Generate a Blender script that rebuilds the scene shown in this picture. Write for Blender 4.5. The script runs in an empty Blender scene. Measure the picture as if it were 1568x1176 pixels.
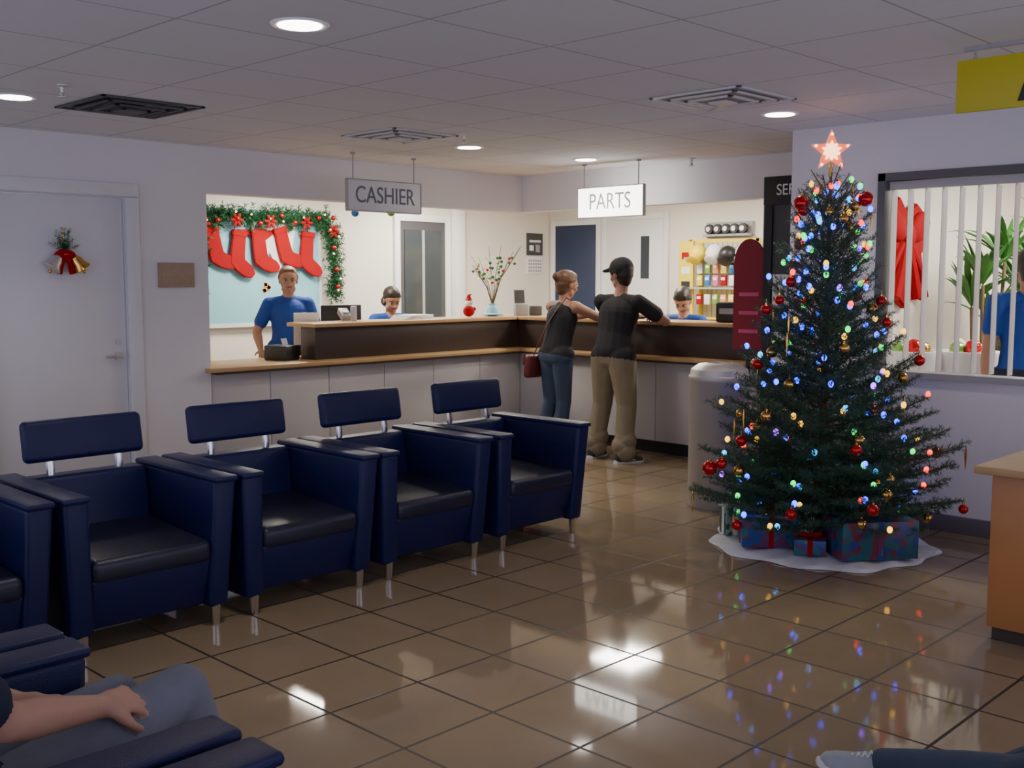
import bpy, bmesh, math, random
import numpy as np
from mathutils import Vector, Matrix, Euler
random.seed(7); rng=np.random.default_rng(7)
V=Vector
R=math.radians
scn=bpy.context.scene
COL=scn.collection

# ---------------------------------------------------------------- materials
def mat(name,col,rough=.6,metal=0,var=.08,vscale=6,emit=None,es=0,bump=0,bscale=80,coat=0,spec=.5,trans=0,sheen=0):
    m=bpy.data.materials.new(name); m.use_nodes=True
    nt=m.node_tree; b=nt.nodes['Principled BSDF']
    tc=nt.nodes.new('ShaderNodeTexCoord')
    nz=nt.nodes.new('ShaderNodeTexNoise'); nz.inputs['Scale'].default_value=vscale; nz.inputs['Detail'].default_value=3
    nt.links.new(tc.outputs['Object'],nz.inputs['Vector'])
    mx=nt.nodes.new('ShaderNodeMix'); mx.data_type='RGBA'
    mx.inputs[6].default_value=(*[max(0,c*(1-var)) for c in col],1)
    mx.inputs[7].default_value=(*[min(1,c*(1+var)) for c in col],1)
    nt.links.new(nz.outputs['Fac'],mx.inputs[0]); nt.links.new(mx.outputs[2],b.inputs['Base Color'])
    b.inputs['Roughness'].default_value=rough; b.inputs['Metallic'].default_value=metal
    b.inputs['Coat Weight'].default_value=coat
    b.inputs['Specular IOR Level'].default_value=spec
    if trans: b.inputs['Transmission Weight'].default_value=trans
    if emit: b.inputs['Emission Color'].default_value=(*emit,1); b.inputs['Emission Strength'].default_value=es
    if bump:
        n2=nt.nodes.new('ShaderNodeTexNoise'); n2.inputs['Scale'].default_value=bscale
        nt.links.new(tc.outputs['Object'],n2.inputs['Vector'])
        bp=nt.nodes.new('ShaderNodeBump'); bp.inputs['Strength'].default_value=bump; bp.inputs['Distance'].default_value=.01
        nt.links.new(n2.outputs['Fac'],bp.inputs['Height']); nt.links.new(bp.outputs['Normal'],b.inputs['Normal'])
    return m

def tile_mat(name,c1,c2,mortar,w,h,ox,oy,ms,rough,mrough=None,bump=0,noise=.0,spec=.5):
    m=bpy.data.materials.new(name); m.use_nodes=True
    nt=m.node_tree; b=nt.nodes['Principled BSDF']
    tc=nt.nodes.new('ShaderNodeTexCoord'); mp=nt.nodes.new('ShaderNodeMapping')
    mp.inputs['Location'].default_value=(-ox,-oy,0)
    nt.links.new(tc.outputs['Object'],mp.inputs['Vector'])
    br=nt.nodes.new('ShaderNodeTexBrick'); br.offset=0; br.squash=1
    br.inputs['Scale'].default_value=1; br.inputs['Brick Width'].default_value=w; br.inputs['Row Height'].default_value=h
    br.inputs['Mortar Size'].default_value=ms; br.inputs['Mortar Smooth'].default_value=0.1
    br.inputs['Color1'].default_value=(*c1,1); br.inputs['Color2'].default_value=(*c2,1); br.inputs['Mortar'].default_value=(*mortar,1)
    nt.links.new(mp.outputs[0],br.inputs['Vector'])
    nz=nt.nodes.new('ShaderNodeTexNoise'); nz.inputs['Scale'].default_value=3.5; nz.inputs['Detail'].default_value=6
    nt.links.new(tc.outputs['Object'],nz.inputs['Vector'])
    mr=nt.nodes.new('ShaderNodeMapRange'); mr.inputs['To Min'].default_value=1-noise; mr.inputs['To Max'].default_value=1+noise
    nt.links.new(nz.outputs['Fac'],mr.inputs['Value'])
    vm=nt.nodes.new('ShaderNodeVectorMath'); vm.operation='SCALE'
    nt.links.new(br.outputs['Color'],vm.inputs[0]); nt.links.new(mr.outputs[0],vm.inputs['Scale'])
    nt.links.new(vm.outputs[0],b.inputs['Base Color'])
    mr2=nt.nodes.new('ShaderNodeMapRange'); mr2.inputs['To Min'].default_value=rough; mr2.inputs['To Max'].default_value=mrough or rough
    nt.links.new(br.outputs['Fac'],mr2.inputs['Value']); nt.links.new(mr2.outputs[0],b.inputs['Roughness'])
    b.inputs['Specular IOR Level'].default_value=spec
    if bump:
        bp=nt.nodes.new('ShaderNodeBump'); bp.invert=True; bp.inputs['Strength'].default_value=bump; bp.inputs['Distance'].default_value=.004
        nt.links.new(br.outputs['Fac'],bp.inputs['Height']); nt.links.new(bp.outputs['Normal'],b.inputs['Normal'])
    return m

M={}
M['floor']=tile_mat('floor_tile',(.30,.225,.14),(.265,.20,.125),(.045,.034,.024),.435,.435,2.31,2.79,.0065,.055,.5,.4,.12,.30)
M['ceil']=tile_mat('ceiling_tile',(.74,.74,.79),(.73,.73,.78),(.46,.46,.51),.71,.71,2.9,3.3,.006,.9,.9,.3,.02)
M['wall']=mat('wall_paint',(.72,.705,.74),.7,var=.02,vscale=2)
M['wallw']=mat('office_paint',(.82,.78,.70),.7,var=.02,vscale=2)
M['white']=mat('white_paint',(.8,.8,.8),.45,var=.02)
M['door']=mat('door_paint',(.70,.70,.74),.45,var=.02)
M['trimg']=mat('baseboard_grey',(.16,.15,.18),.5)
M['dkbrown']=mat('dark_brown_laminate',(.055,.037,.030),.4,var=.15,vscale=5)
M['tan']=mat('maple_laminate',(.52,.33,.15),.35,var=.1,vscale=4)
M['panel']=mat('counter_panel',(.56,.54,.54),.5,var=.03)
M['leather']=mat('blue_leather',(.007,.011,.068),.42,var=.15,vscale=10,bump=.15,bscale=220,spec=.35)
M['leather2']=mat('seat_leather',(.012,.014,.034),.34,var=.15,vscale=10,bump=.15,bscale=220)
M['chrome']=mat('chrome',(.75,.75,.78),.2,1,var=.02)
M['steel']=mat('brushed_steel',(.66,.64,.61),.42,.8,var=.05)
M['binsteel']=mat('bin_steel',(.52,.50,.48),.5,.45,var=.05)
M['black']=mat('black_plastic',(.015,.015,.017),.4)
M['dgrey']=mat('dark_grey',(.07,.07,.075),.5)
M['grey']=mat('grey_plastic',(.35,.35,.36),.5)
M['red']=mat('red_cloth',(.34,.002,.006),.8,var=.15,spec=.2)
M['maroon']=mat('maroon_print',(.30,.015,.03),.6,var=.1)
M['redgloss']=mat('red_bauble',(.6,.015,.02),.15,.6,var=.02)
M['gold']=mat('gold_bauble',(.75,.45,.12),.2,1,var=.02)
M['blueb']=mat('blue_bauble',(.05,.25,.6),.2,.5,var=.02)
M['greenb']=mat('green_bauble',(.25,.5,.1),.2,.5,var=.02)
M['needle']=mat('fir_needle',(.035,.10,.052),.55,var=.45,vscale=14)
M['garl']=mat('garland_needle',(.02,.12,.04),.6,var=.3,vscale=14)
M['bark']=mat('fir_bark',(.14,.10,.05),.8,var=.3)
M['paper']=mat('white_paper',(.85,.85,.84),.8,var=.02)
M['wood']=mat('cherry_wood',(.50,.22,.075),.35,var=.2,vscale=3)
M['yellow']=mat('yellow_sign',(.58,.52,.02),.5,var=.03)
M['yell2']=mat('yellow_metal',(.8,.60,.02),.5,var=.03)
M['skin']=mat('skin',(.50,.27,.18),.55,var=.08,vscale=15)
M['skin2']=mat('skin_tan',(.42,.22,.14),.55,var=.08,vscale=15)
M['hairdk']=mat('dark_hair',(.025,.016,.012),.5,var=.3,vscale=40)
M['hairbr']=mat('brown_hair',(.15,.07,.035),.5,var=.4,vscale=40)
M['polo']=mat('blue_polo',(.01,.06,.32),.8,var=.12)
M['blk']=mat('black_cotton',(.014,.013,.016),.85,var=.2)
M['navy']=mat('navy_cotton',(.012,.016,.04),.85,var=.2)
M['khaki']=mat('khaki_twill',(.24,.20,.13),.85,var=.14,vscale=9,bump=.6,bscale=14)
M['jeans']=mat('blue_denim',(.045,.07,.12),.85,var=.2,vscale=12,bump=.2,bscale=25)
M['jeans2']=mat('light_denim',(.17,.18,.22),.85,var=.15,vscale=12,bump=.2,bscale=25)
M['shoe']=mat('sneaker_grey',(.30,.33,.36),.6,var=.1,vscale=30)
M['shoed']=mat('sneaker_dark',(.03,.035,.045),.6,var=.1,vscale=30)
M['sole']=mat('sneaker_sole',(.62,.62,.6),.6)
M['eye']=mat('eye_white',(.7,.7,.68),.3)
M['lip']=mat('lips',(.40,.12,.10),.5)
M['cyan']=mat('pale_blue_board',(.28,.60,.70),.5,var=.04)
M['dkblue']=mat('dark_blue_door',(.02,.035,.09),.5)
M['glassdk']=mat('dark_glass',(.05,.06,.07),.08,var=.2,vscale=2)
M['tanpl']=mat('tan_plaque',(.38,.27,.19),.6,var=.2,vscale=30)
M['emitw']=mat('lamp_lens',(1,1,1),.5,emit=(1,.95,.86),es=12)
M['troff']=mat('troffer_lens',(1,1,1),.5,emit=(1,.95,.85),es=30)
M['signw']=mat('backlit_sign',(1,1,1),.5,emit=(1,.97,.90),es=6)
M['signg']=mat('frosted_sign',(.62,.62,.66),.4)
M['signtxt']=mat('sign_letter',(.10,.10,.16),.5)
M['signtxt2']=mat('sign_letter_pale',(.5,.52,.55),.5)
M['plant']=mat('leaf_green',(.05,.20,.03),.5,var=.3)
M['slat']=mat('blind_slat',(.50,.48,.48),.6,var=.03)
M['frame']=mat('window_frame',(.10,.10,.11),.4)
M['skirt']=mat('white_felt',(.72,.72,.76),.9,bump=.4,bscale=60)
M['pink']=mat('pink_pack',(.75,.10,.25),.5)
M['orange']=mat('orange_print',(.8,.30,.10),.5)
M['bag']=mat('maroon_bag',(.12,.02,.02),.45)

def wrap_mat(name,ca,cb,cc):
    m=bpy.data.materials.new(name); m.use_nodes=True; nt=m.node_tree; b=nt.nodes['Principled BSDF']
    tc=nt.nodes.new('ShaderNodeTexCoord')
    vo=nt.nodes.new('ShaderNodeTexVoronoi'); vo.inputs['Scale'].default_value=22
    nt.links.new(tc.outputs['Object'],vo.inputs['Vector'])
    cr=nt.nodes.new('ShaderNodeValToRGB'); cr.color_ramp.interpolation='CONSTANT'
    e=cr.color_ramp.elements; e[0].color=(*ca,1); e[1].position=.45; e[1].color=(*cb,1)
    n=e.new(.72); n.color=(*cc,1)
    sp=nt.nodes.new('ShaderNodeSeparateColor'); nt.links.new(vo.outputs['Color'],sp.inputs[0])
    nt.links.new(sp.outputs[0],cr.inputs[0]); nt.links.new(cr.outputs[0],b.inputs['Base Color'])
    b.inputs['Roughness'].default_value=.35
    return m
M['wrap1']=wrap_mat('gift_wrap_blue',(.02,.06,.28),(.03,.16,.20),(.15,.04,.12))
M['wrap2']=wrap_mat('gift_wrap_teal',(.02,.12,.16),(.03,.05,.25),(.18,.03,.06))
M['wrap3']=wrap_mat('gift_wrap_green',(.02,.14,.08),(.30,.32,.33),(.02,.08,.10))
LC={'b':(.01,.05,1),'g':(.01,1,.15),'r':(1,.02,.01),'y':(1,.50,.03),'p':(.3,.03,1),'c':(.02,.4,1),'w':(1,.75,.4)}
for k,c in LC.items(): M['L'+k]=mat('fairy_light_'+k,c,.4,emit=c,es={'b':8,'g':2.6,'r':4.5,'y':3,'p':6,'c':3.5,'w':4}[k])
M['starr']=mat('star_red',(.8,.12,.06),.4,emit=(1,.16,.07),es=1.3)
M['stary']=mat('star_glow',(1,.8,.4),.4,emit=(1,.55,.30),es=4)

# ---------------------------------------------------------------- mesh builder
class MB:
    def __init__(s): s.bm=bmesh.new(); s.mats=[]
    def mi(s,m):
        m=M[m] if isinstance(m,str) else m
        if m not in s.mats: s.mats.append(m)
        return s.mats.index(m)
    def take(s,t,m,mtx=None,smooth=True):
        i=s.mi(m)
        if mtx is not None: bmesh.ops.transform(t,matrix=mtx,verts=t.verts)
        for f in t.faces: f.material_index=i; f.smooth=smooth
        me=bpy.data.meshes.new('t'); t.to_mesh(me); t.free(); s.bm.from_mesh(me); bpy.data.meshes.remove(me)
    def box(s,c,size,m,rot=(0,0,0),bev=0,seg=2):
        t=bmesh.new(); bmesh.ops.create_cube(t,size=1)
        bmesh.ops.transform(t,matrix=Matrix.Diagonal((*size,1)),verts=t.verts)
        if bev: bmesh.ops.bevel(t,geom=t.edges[:],offset=bev,segments=seg,affect='EDGES',profile=.5)
        s.take(t,m,Matrix.Translation(c)@Euler([R(a) for a in rot]).to_matrix().to_4x4()); return s
    def bx(s,x0,x1,y0,y1,z0,z1,m,bev=0,seg=2):
        return s.box(((x0+x1)/2,(y0+y1)/2,(z0+z1)/2),(abs(x1-x0),abs(y1-y0),abs(z1-z0)),m,bev=bev,seg=seg)
    def hexa(s,bot,top,m,bev=0,seg=3):
        t=bmesh.new(); vs=[t.verts.new(p) for p in bot+top]
        for f in ((3,2,1,0),(4,5,6,7),(0,1,5,4),(1,2,6,5),(2,3,7,6),(3,0,4,7)): t.faces.new([vs[i] for i in f])
        bmesh.ops.recalc_face_normals(t,faces=t.faces)
        if bev: bmesh.ops.bevel(t,geom=t.edges[:],offset=bev,segments=seg,affect='EDGES',profile=.5)
        s.take(t,m); return s
    def sph(s,c,r,m,scale=(1,1,1),rot=(0,0,0),u=14,v=9):
        t=bmesh.new(); bmesh.ops.create_uvsphere(t,u_segments=u,v_segments=v,radius=r)
        s.take(t,m,Matrix.Translation(c)@Euler([R(a) for a in rot]).to_matrix().to_4x4()@Matrix.Diagonal((*scale,1))); return s
    def ico(s,c,r,m,sub=1):
        t=bmesh.new(); bmesh.ops.create_icosphere(t,subdivisions=sub,radius=r); s.take(t,m,Matrix.Translation(c)); return s
    def lathe(s,prof,m,c=(0,0,0),seg=24,mtx=None):
        t=bmesh.new(); rings=[]
        for r,z in prof:
            rings.append([t.verts.new((max(r,1e-4)*math.cos(2*math.pi*i/seg),max(r,1e-4)*math.sin(2*math.pi*i/seg),z)) for i in range(seg)])
        for a,b in zip(rings,rings[1:]):
            for i in range(seg): t.faces.new((a[i],a[(i+1)%seg],b[(i+1)%seg],b[i]))
        t.faces.new(rings[0][::-1]); t.faces.new(rings[-1])
        bmesh.ops.recalc_face_normals(t,faces=t.faces)
        s.take(t,m,Matrix.Translation(c)@(mtx or Matrix.Identity(4))); return s
    def tube(s,pts,rad,m,seg=8,k=1,ax=None):
        pts=[V(p) for p in pts]; n=len(pts)
        if not hasattr(rad,'__len__'): rad=[rad]*n
        t=bmesh.new(); rings=[]; prev=None
        for i,p in enumerate(pts):
            d=(pts[min(i+1,n-1)]-pts[max(i-1,0)]).normalized()
            a=V(ax) if ax else (prev if prev else (V((0,0,1)) if abs(d.z)<.9 else V((1,0,0))))
            a=(a-d*a.dot(d)).normalized(); prev=a; b=d.cross(a)
            rings.append([t.verts.new(p+rad[i]*(a*math.cos(2*math.pi*j/seg)*k+b*math.sin(2*math.pi*j/seg))) for j in range(seg)])
        for a,b in zip(rings,rings[1:]):
            for i in range(seg): t.faces.new((a[i],a[(i+1)%seg],b[(i+1)%seg],b[i]))
        t.faces.new(rings[0][::-1]); t.faces.new(rings[-1])
        bmesh.ops.recalc_face_normals(t,faces=t.faces)
        s.take(t,m); return s
    def cyl(s,p0,p1,r,m,r1=None,seg=16): return s.tube([p0,p1],[r,r if r1 is None else r1],m,seg)
    def prism(s,pts,th,m,mtx=None,bev=0):
        t=bmesh.new(); f=t.faces.new([t.verts.new((x,-th/2,z)) for x,z in pts])
        e=bmesh.ops.extrude_face_region(t,geom=[f])
        bmesh.ops.translate(t,verts=[v for v in e['geom'] if isinstance(v,bmesh.types.BMVert)],vec=(0,th,0))
        bmesh.ops.recalc_face_normals(t,faces=t.faces)
        if bev: bmesh.ops.bevel(t,geom=[e for e in t.edges],offset=bev,segments=2,affect='EDGES')
        s.take(t,m,mtx,smooth=True); return s
    def build(s,name,parent=None,loc=(0,0,0),rotz=0,ang=40):
        me=bpy.data.meshes.new(name); s.bm.to_mesh(me); s.bm.free()
        for m in s.mats: me.materials.append(m)
        me.set_sharp_from_angle(angle=R(ang))
        o=bpy.data.objects.new(name,me); COL.objects.link(o); o.location=loc; o.rotation_euler=(0,0,R(rotz))
        if parent: o.parent=parent
        return o
def empty(name,loc=(0,0,0),rotz=0):
    o=bpy.data.objects.new(name,None); COL.objects.link(o); o.location=loc; o.rotation_euler=(0,0,R(rotz)); o.empty_display_size=.1; return o
def text(s,size,m,loc,rot,parent,name='lettering',sx=1,ext=.002):
    cu=bpy.data.curves.new('t','FONT'); cu.body=s; cu.size=size; cu.extrude=ext; cu.align_x='CENTER'; cu.align_y='CENTER'
    o=bpy.data.objects.new('t',cu); COL.objects.link(o); dg=bpy.context.evaluated_depsgraph_get()
    me=bpy.data.meshes.new_from_object(o.evaluated_get(dg)); bpy.data.objects.remove(o)
    me.materials.clear(); me.materials.append(M[m])
    ob=bpy.data.objects.new(name,me); COL.objects.link(ob); ob.location=loc; ob.rotation_euler=[R(a) for a in rot]; ob.scale=(sx,1,1)
    if parent: ob.parent=parent
    return ob
def arrmesh(name,verts,faces,m,parent=None):
    me=bpy.data.meshes.new(name); n=len(verts); k=faces.shape[1]
    me.vertices.add(n); me.vertices.foreach_set('co',verts.astype(np.float32).ravel())
    me.loops.add(faces.size); me.loops.foreach_set('vertex_index',faces.astype(np.int32).ravel())
    me.polygons.add(len(faces)); me.polygons.foreach_set('loop_start',np.arange(0,faces.size,k,dtype=np.int32))
    me.update(calc_edges=True); me.materials.append(M[m])
    o=bpy.data.objects.new(name,me); COL.objects.link(o)
    if parent: o.parent=parent
    return o
def needles(name,P0,P1,dens,L,W,m,parent,fwd=.55):
    P0=np.array(P0,float);P1=np.array(P1,float);D=P1-P0;ln=np.linalg.norm(D,axis=1)
    cnt=np.maximum(1,(ln*dens).astype(int)); idx=np.repeat(np.arange(len(P0)),cnt)
    t=rng.random(len(idx))[:,None]; p=P0[idx]+D[idx]*t; d=D[idx]/ln[idx][:,None]
    r=rng.normal(size=(len(idx),3)); r-=d*(r*d).sum(1)[:,None]; r/=np.linalg.norm(r,axis=1)[:,None]
    nd=d*fwd+r; nd/=np.linalg.norm(nd,axis=1)[:,None]
    sd=np.cross(nd,rng.normal(size=nd.shape)); sd/=np.linalg.norm(sd,axis=1)[:,None]
    l=L*(.7+.5*rng.random((len(idx),1)))
    v=np.stack([p-sd*W/2,p+sd*W/2,p+nd*l+sd*W*.15,p+nd*l-sd*W*.15],1).reshape(-1,3)
    return arrmesh(name,v,np.arange(len(v)).reshape(-1,4),m,parent)

# ---------------------------------------------------------------- camera
cam=bpy.data.cameras.new('camera'); cam.lens=36*1641/1568; cam.sensor_width=36; cam.clip_end=60
co=bpy.data.objects.new('camera',cam); COL.objects.link(co); co.location=(0,0,1.64); co.rotation_euler=(R(84.3),0,R(-45.6)); scn.camera=co

# ---------------------------------------------------------------- room shell
H=2.66
MB().bx(-2.5,11.4,-2.5,10.2,-.1,0,'floor').build('floor')
MB().bx(-2.5,11.4,-2.5,10.2,H,H+.1,'ceil').build('ceiling')
b=MB()
b.bx(-2.5,2.70,7.7,7.85,0,H,'wall'); b.bx(2.70,3.78,7.7,7.85,2.26,H,'wall'); b.bx(3.78,4.42,7.7,7.85,0,H,'wall'); b.build('wall_cashier')
MB().bx(4.42,8.15,7.7,7.85,2.3,H,'wall').build('wall_soffit_cashier')
MB().bx(8.0,8.15,4.87,7.7,2.3,H,'wall').build('wall_soffit_parts')
MB().bx(8.0,8.15,3.95,4.87,0,H,'wall').build('wall_parts')
b=MB(); b.bx(6.85,6.97,3.30,3.95,0,H,'wall'); b.bx(6.85,6.97,1.0,3.30,0,.98,'wall'); b.bx(6.85,6.97,1.0,3.30,2.32,H,'wall'); b.bx(6.85,6.97,-2.5,1.0,0,H,'wall'); b.build('wall_right')
MB().bx(6.97,11.2,3.83,3.95,0,H,'wallw').build('wall_partition')
b=MB(); b.bx(4.15,11.2,9.9,10.02,0,H,'wallw'); b.build('wall_office_back')
b=MB(); b.bx(10.85,10.97,3.95,9.9,0,H,'wallw'); b.build('wall_office_side')
MB().bx(4.2,4.32,7.85,9.9,0,H,'wallw').build('wall_office_left')
MB().bx(11.2,11.3,-2.5,3.83,0,H,'wallw').build('wall_lobby_back')
b=MB(); b.bx(6.825,6.85,-2.5,3.95,0,.11,'trimg',bev=.004); b.build('baseboard_right')
b=MB(); b.bx(3.86,4.42,7.68,7.7,0,.11,'trimg',bev=.004); b.bx(-2.5,2.62,7.68,7.7,0,.11,'trimg',bev=.004); b.build('baseboard_cashier')

# door on left wall
d=empty('door_1',(3.24,7.74,0))
b=MB(); b.bx(-.48,.49,-.02,.03,.01,2.22,'door',bev=.004); b.build('leaf',d)
b=MB(); b.bx(.50,.60,-.075,-.04,0,2.23,'door',bev=.006); b.bx(-.60,-.50,-.075,-.04,0,2.23,'door',bev=.006); b.bx(-.60,.60,-.075,-.04,2.232,2.33,'door',bev=.006)
b.bx(.5,.535,-.038,.1,0,2.25,'door'); b.bx(-.535,-.5,-.038,.1,0,2.25,'door'); b.bx(-.5,.5,-.038,.1,2.225,2.255,'door'); b.build('casing',d)
b=MB(); b.cyl((.42,-.02,1.05),(.42,-.045,1.05),.032,'steel'); b.cyl((.42,-.045,1.05),(.42,-.075,1.05),.012,'steel')
b.tube([(.43,-.075,1.05),(.38,-.078,1.055),(.31,-.072,1.052)],[.014,.012,.011],'steel'); b.cyl((.42,-.02,1.16),(.42,-.035,1.16),.02,'steel'); b.build('lever_handle',d)
# bells decoration on door
w=empty('christmas_bells',(3.27,7.705,1.80))
b=MB()
bell=[(.004,.095),(.025,.088),(.04,.062),(.047,.025),(.066,-.008),(.063,-.012),(.036,-.01)]
b.lathe(bell,'steel',mtx=Matrix.Translation((-.10,-.05,-.09))@Matrix.Rotation(R(35),4,'Y'))
b.lathe(bell,'gold',mtx=Matrix.Translation((.11,-.05,-.09))@Matrix.Rotation(R(-35),4,'Y'))
b.sph((-.115,-.05,-.12),.014,'gold'); b.sph((.13,-.05,-.12),.014,'gold')
for a in (-1,1):
    b.sph((a*.035,-.04,.0),.045,'red',(1.1,.5,.7),(0,a*30,0)); b.tube([(0,-.04,0),(a*.03,-.045,-.07),(a*.045,-.04,-.14)],.012,'red',k=1.6)
b.sph((0,-.05,0),.018,'redgloss'); b.tube([(0,-.02,.0),(0,-.01,.18)],.004,'gold')
b.build('bells',w)
P0=[];P1=[]
for i in range(36):
    a=rng.uniform(-1.2,1.2); l=rng.uniform(.08,.18); P0.append((0,-.03,.02)); P1.append((math.sin(a)*l*.8,-.04,.02+math.cos(a)*l))
needles('greenery',P0,P1,180,.022,.004,'garl',w)
# plaque
b=MB(); b.box((4.14,7.688,1.655),(.30,.02,.19),'tanpl',bev=.004); b.box((4.14,7.676,1.655),(.25,.004,.145),'tanpl',bev=.001)
for i in range(4): b.box((4.14,7.6735,1.70-.03*i),(.2-.02*(i%2),.001,.006),'tanpl')
b.build('wall_plaque')

# ---------------------------------------------------------------- counter
b=MB()
b.bx(4.44,8.0,7.76,8.3,0,.11,'black'); b.bx(8.06,8.6,4.88,8.3,0,.11,'black')
b.bx(4.43,8.02,7.735,8.3,.11,.87,'dgrey'); b.bx(8.03,8.6,4.88,8.3,.11,.87,'dgrey')
xs=[4.43,4.98,5.58,6.2,6.8,7.42,8.0]
for a,c in zip(xs,xs[1:]): b.bx(a+.003,c-.003,7.715,7.74,.12,.865,'panel',bev=.003)
ys=[7.72,7.15,6.55,5.97,5.4,4.88]
for a,c in zip(ys,ys[1:]): b.bx(8.0,8.03,c+.003,a-.003,.12,.865,'panel',bev=.003)
b.bx(4.37,8.6,7.62,8.36,.88,.915,'tan',bev=.006); b.bx(7.9,8.62,4.89,7.62,.88,.915,'tan',bev=.006)
b.bx(4.44,8.6,7.626,8.36,.862,.88,'dkbrown'); b.bx(7.906,8.62,4.89,7.63,.862,.88,'dkbrown')
b.bx(5.5,8.3,7.80,8.02,.915,1.2,'dkbrown',bev=.003); b.bx(8.06,8.28,4.89,8.02,.915,1.2,'dkbrown',bev=.003)
b.bx(5.46,8.45,7.75,8.18,1.2,1.235,'tan',bev=.006); b.bx(8.0,8.45,4.89,7.76,1.2,1.235,'tan',bev=.006)
b.build('reception_counter')

# office doors
def flatdoor(name,loc,rotz,w,h,leafm,slot=False,glass=False,framem='white',fw=.08):
    e=empty(name,loc,rotz)
    b=MB(); b.bx(-w/2-fw,-w/2,-.04,.0,0,h+fw,framem,bev=.004); b.bx(w/2,w/2+fw,-.04,.0,0,h+fw,framem,bev=.004); b.bx(-w/2,w/2,-.04,.0,h,h+fw,framem,bev=.004); b.build('casing',e)
    b=MB()
    if glass:
        b.bx(-w/2,w/2,-.02,0,0,h,'dgrey'); b.bx(-w/2+.07,w/2-.07,-.03,-.015,.25,h-.1,'glassdk'); b.bx(-.02,.02,-.035,-.02,.25,h-.1,'grey'); 
    else: b.bx(-w/2,w/2,-.025,0,0.005,h,leafm,bev=.003)
    if slot: b.bx(w*.12,w*.12+.13,-.03,-.02,1.62,2.15,'glassdk')
    b.cyl((w/2-.07,-.025,1.02),(w/2-.07,-.07,1.02),.015,'steel'); b.cyl((w/2-.07,-.07,1.02),(w/2-.18,-.07,1.02),.009,'steel')
    b.build('leaf',e); return e
flatdoor('door_2',(8.55,9.899,0),0,.72,2.3,'dgrey',glass=True)
flatdoor('door_3',(10.849,9.42,0),-90,.72,2.32,'dkblue')
flatdoor('door_4',(10.849,8.44,0),-90,.9,2.36,'white',slot=True)
b=MB(); b.bx(9.0,9.16,9.78,9.899,0,H,'white',bev=.004); b.build('trim_1')
# notice board with stockings
e=empty('holiday_notice_board',(6.33,9.86,1.72))
b=MB(); b.bx(-.72,.68,-.01,.035,-.56,.62,'cyan'); b.bx(-.75,-.72,-.02,.035,-.6,.65,'white'); b.bx(.68,.71,-.02,.035,-.6,.65,'white'); b.bx(-.75,.71,-.02,.035,-.6,-.56,'white'); b.build('board',e)
b=MB(); b.prism([(-.2,.5),(.35,.5),(.3,.2),(.12,-.02),(.02,.18),(-.1,.02),(-.18,.25)],.012,'paper',Matrix.Translation((.02,-.03,0))); 
for i in range(6): b.box((.0+.03*math.sin(i*2),-.015,-.16-.03*(i%3)),(.05,.006,.035),'orange',(0,i*33,0))
b.build('cutouts',e)
st=[(-.05,.16),(.05,.16),(.055,.02),(.06,-.05),(.13,-.10),(.155,-.15),(.13,-.19),(.07,-.19),(0,-.15),(-.05,-.10),(-.055,0)]
b=MB()
for i,x in enumerate((-.62,-.36,-.10,.20,.48)):
    mx=Matrix.Translation((x,-.05-.004*i,.20+(.02,-.02,.0,.03,-.01)[i]))@Matrix.Rotation(R((-10,8,-5,-14,7)[i]),4,'Y')@Matrix.Diagonal((1.5,1,1.3,1))
    b.prism(st,.03,'red',mx,bev=.006); b.prism([(-.058,.12),(.058,.12),(.058,.17),(-.058,.17)],.04,'red',mx,bev=.006)
b.prism([(-.2,.36),(.25,.36),(.2,.30),(.05,.2),(-.05,.3)],.02,'red',Matrix.Translation((-.15,-.04,.05)))
b.build('stockings',e)
pts=[(-.86,-.28),(-.84,.0),(-.82,.3),(-.8,.5),(-.5,.56),(-.2,.52),(.1,.57),(.4,.53),(.72,.55),(.82,.4),(.84,.2),(.86,-.1),(.82,-.3)]
P0=[];P1=[]
fin=[]
for a,c in zip(pts,pts[1:]):
    for k in range(8): t=k/8; fin.append(((a[0]*(1-t)+c[0]*t),-.05,(a[1]*(1-t)+c[1]*t)))
for p in fin:
    for k in range(9):
        q=rng.normal(size=3); q/=np.linalg.norm(q); q[1]=-abs(q[1])*.6; P0.append(p); P1.append(tuple(np.array(p)+q*rng.uniform(.08,.17)))
needles('garland_greenery',P0,P1,170,.04,.010,'garl',e)
b=MB()
for i,p in enumerate(fin):
    p=V(p)+V((rng.uniform(-.06,.06),-.08,rng.uniform(-.06,.06)))
    if i%6==0: b.ico(p,.028,'redgloss',2)
    elif i%3==0: b.ico(p,.012,'Lw',1)
for x,z in ((-.78,.45),(-.4,.5),(0,.5),(.45,.5),(.8,.42)):
    for k in range(6):
        a=k*math.pi/3; b.sph((x+.045*math.cos(a),-.13,z+.045*math.sin(a)),.035,'red',(1,.3,.5),(0,-math.degrees(a),0),8,6)
b.build('garland_baubles',e)

# calendar
b=MB(); b.bx(10.38,10.68,9.88,9.899,1.93,2.22,'dgrey'); b.bx(10.38,10.68,9.885,9.899,1.68,1.91,'paper')
b.bx(10.42,10.64,9.877,9.88,2.10,2.13,'paper'); b.bx(10.42,10.5,9.877,9.88,1.99,2.06,'paper'); b.bx(10.54,10.62,9.877,9.88,1.97,2.07,'grey')
for i in range(4):
    for j in range(6): b.bx(10.405+j*.045,10.435+j*.045,9.883,9.886,1.71+i*.045,1.735+i*.045,'grey')
b.build('wall_calendar')

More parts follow.
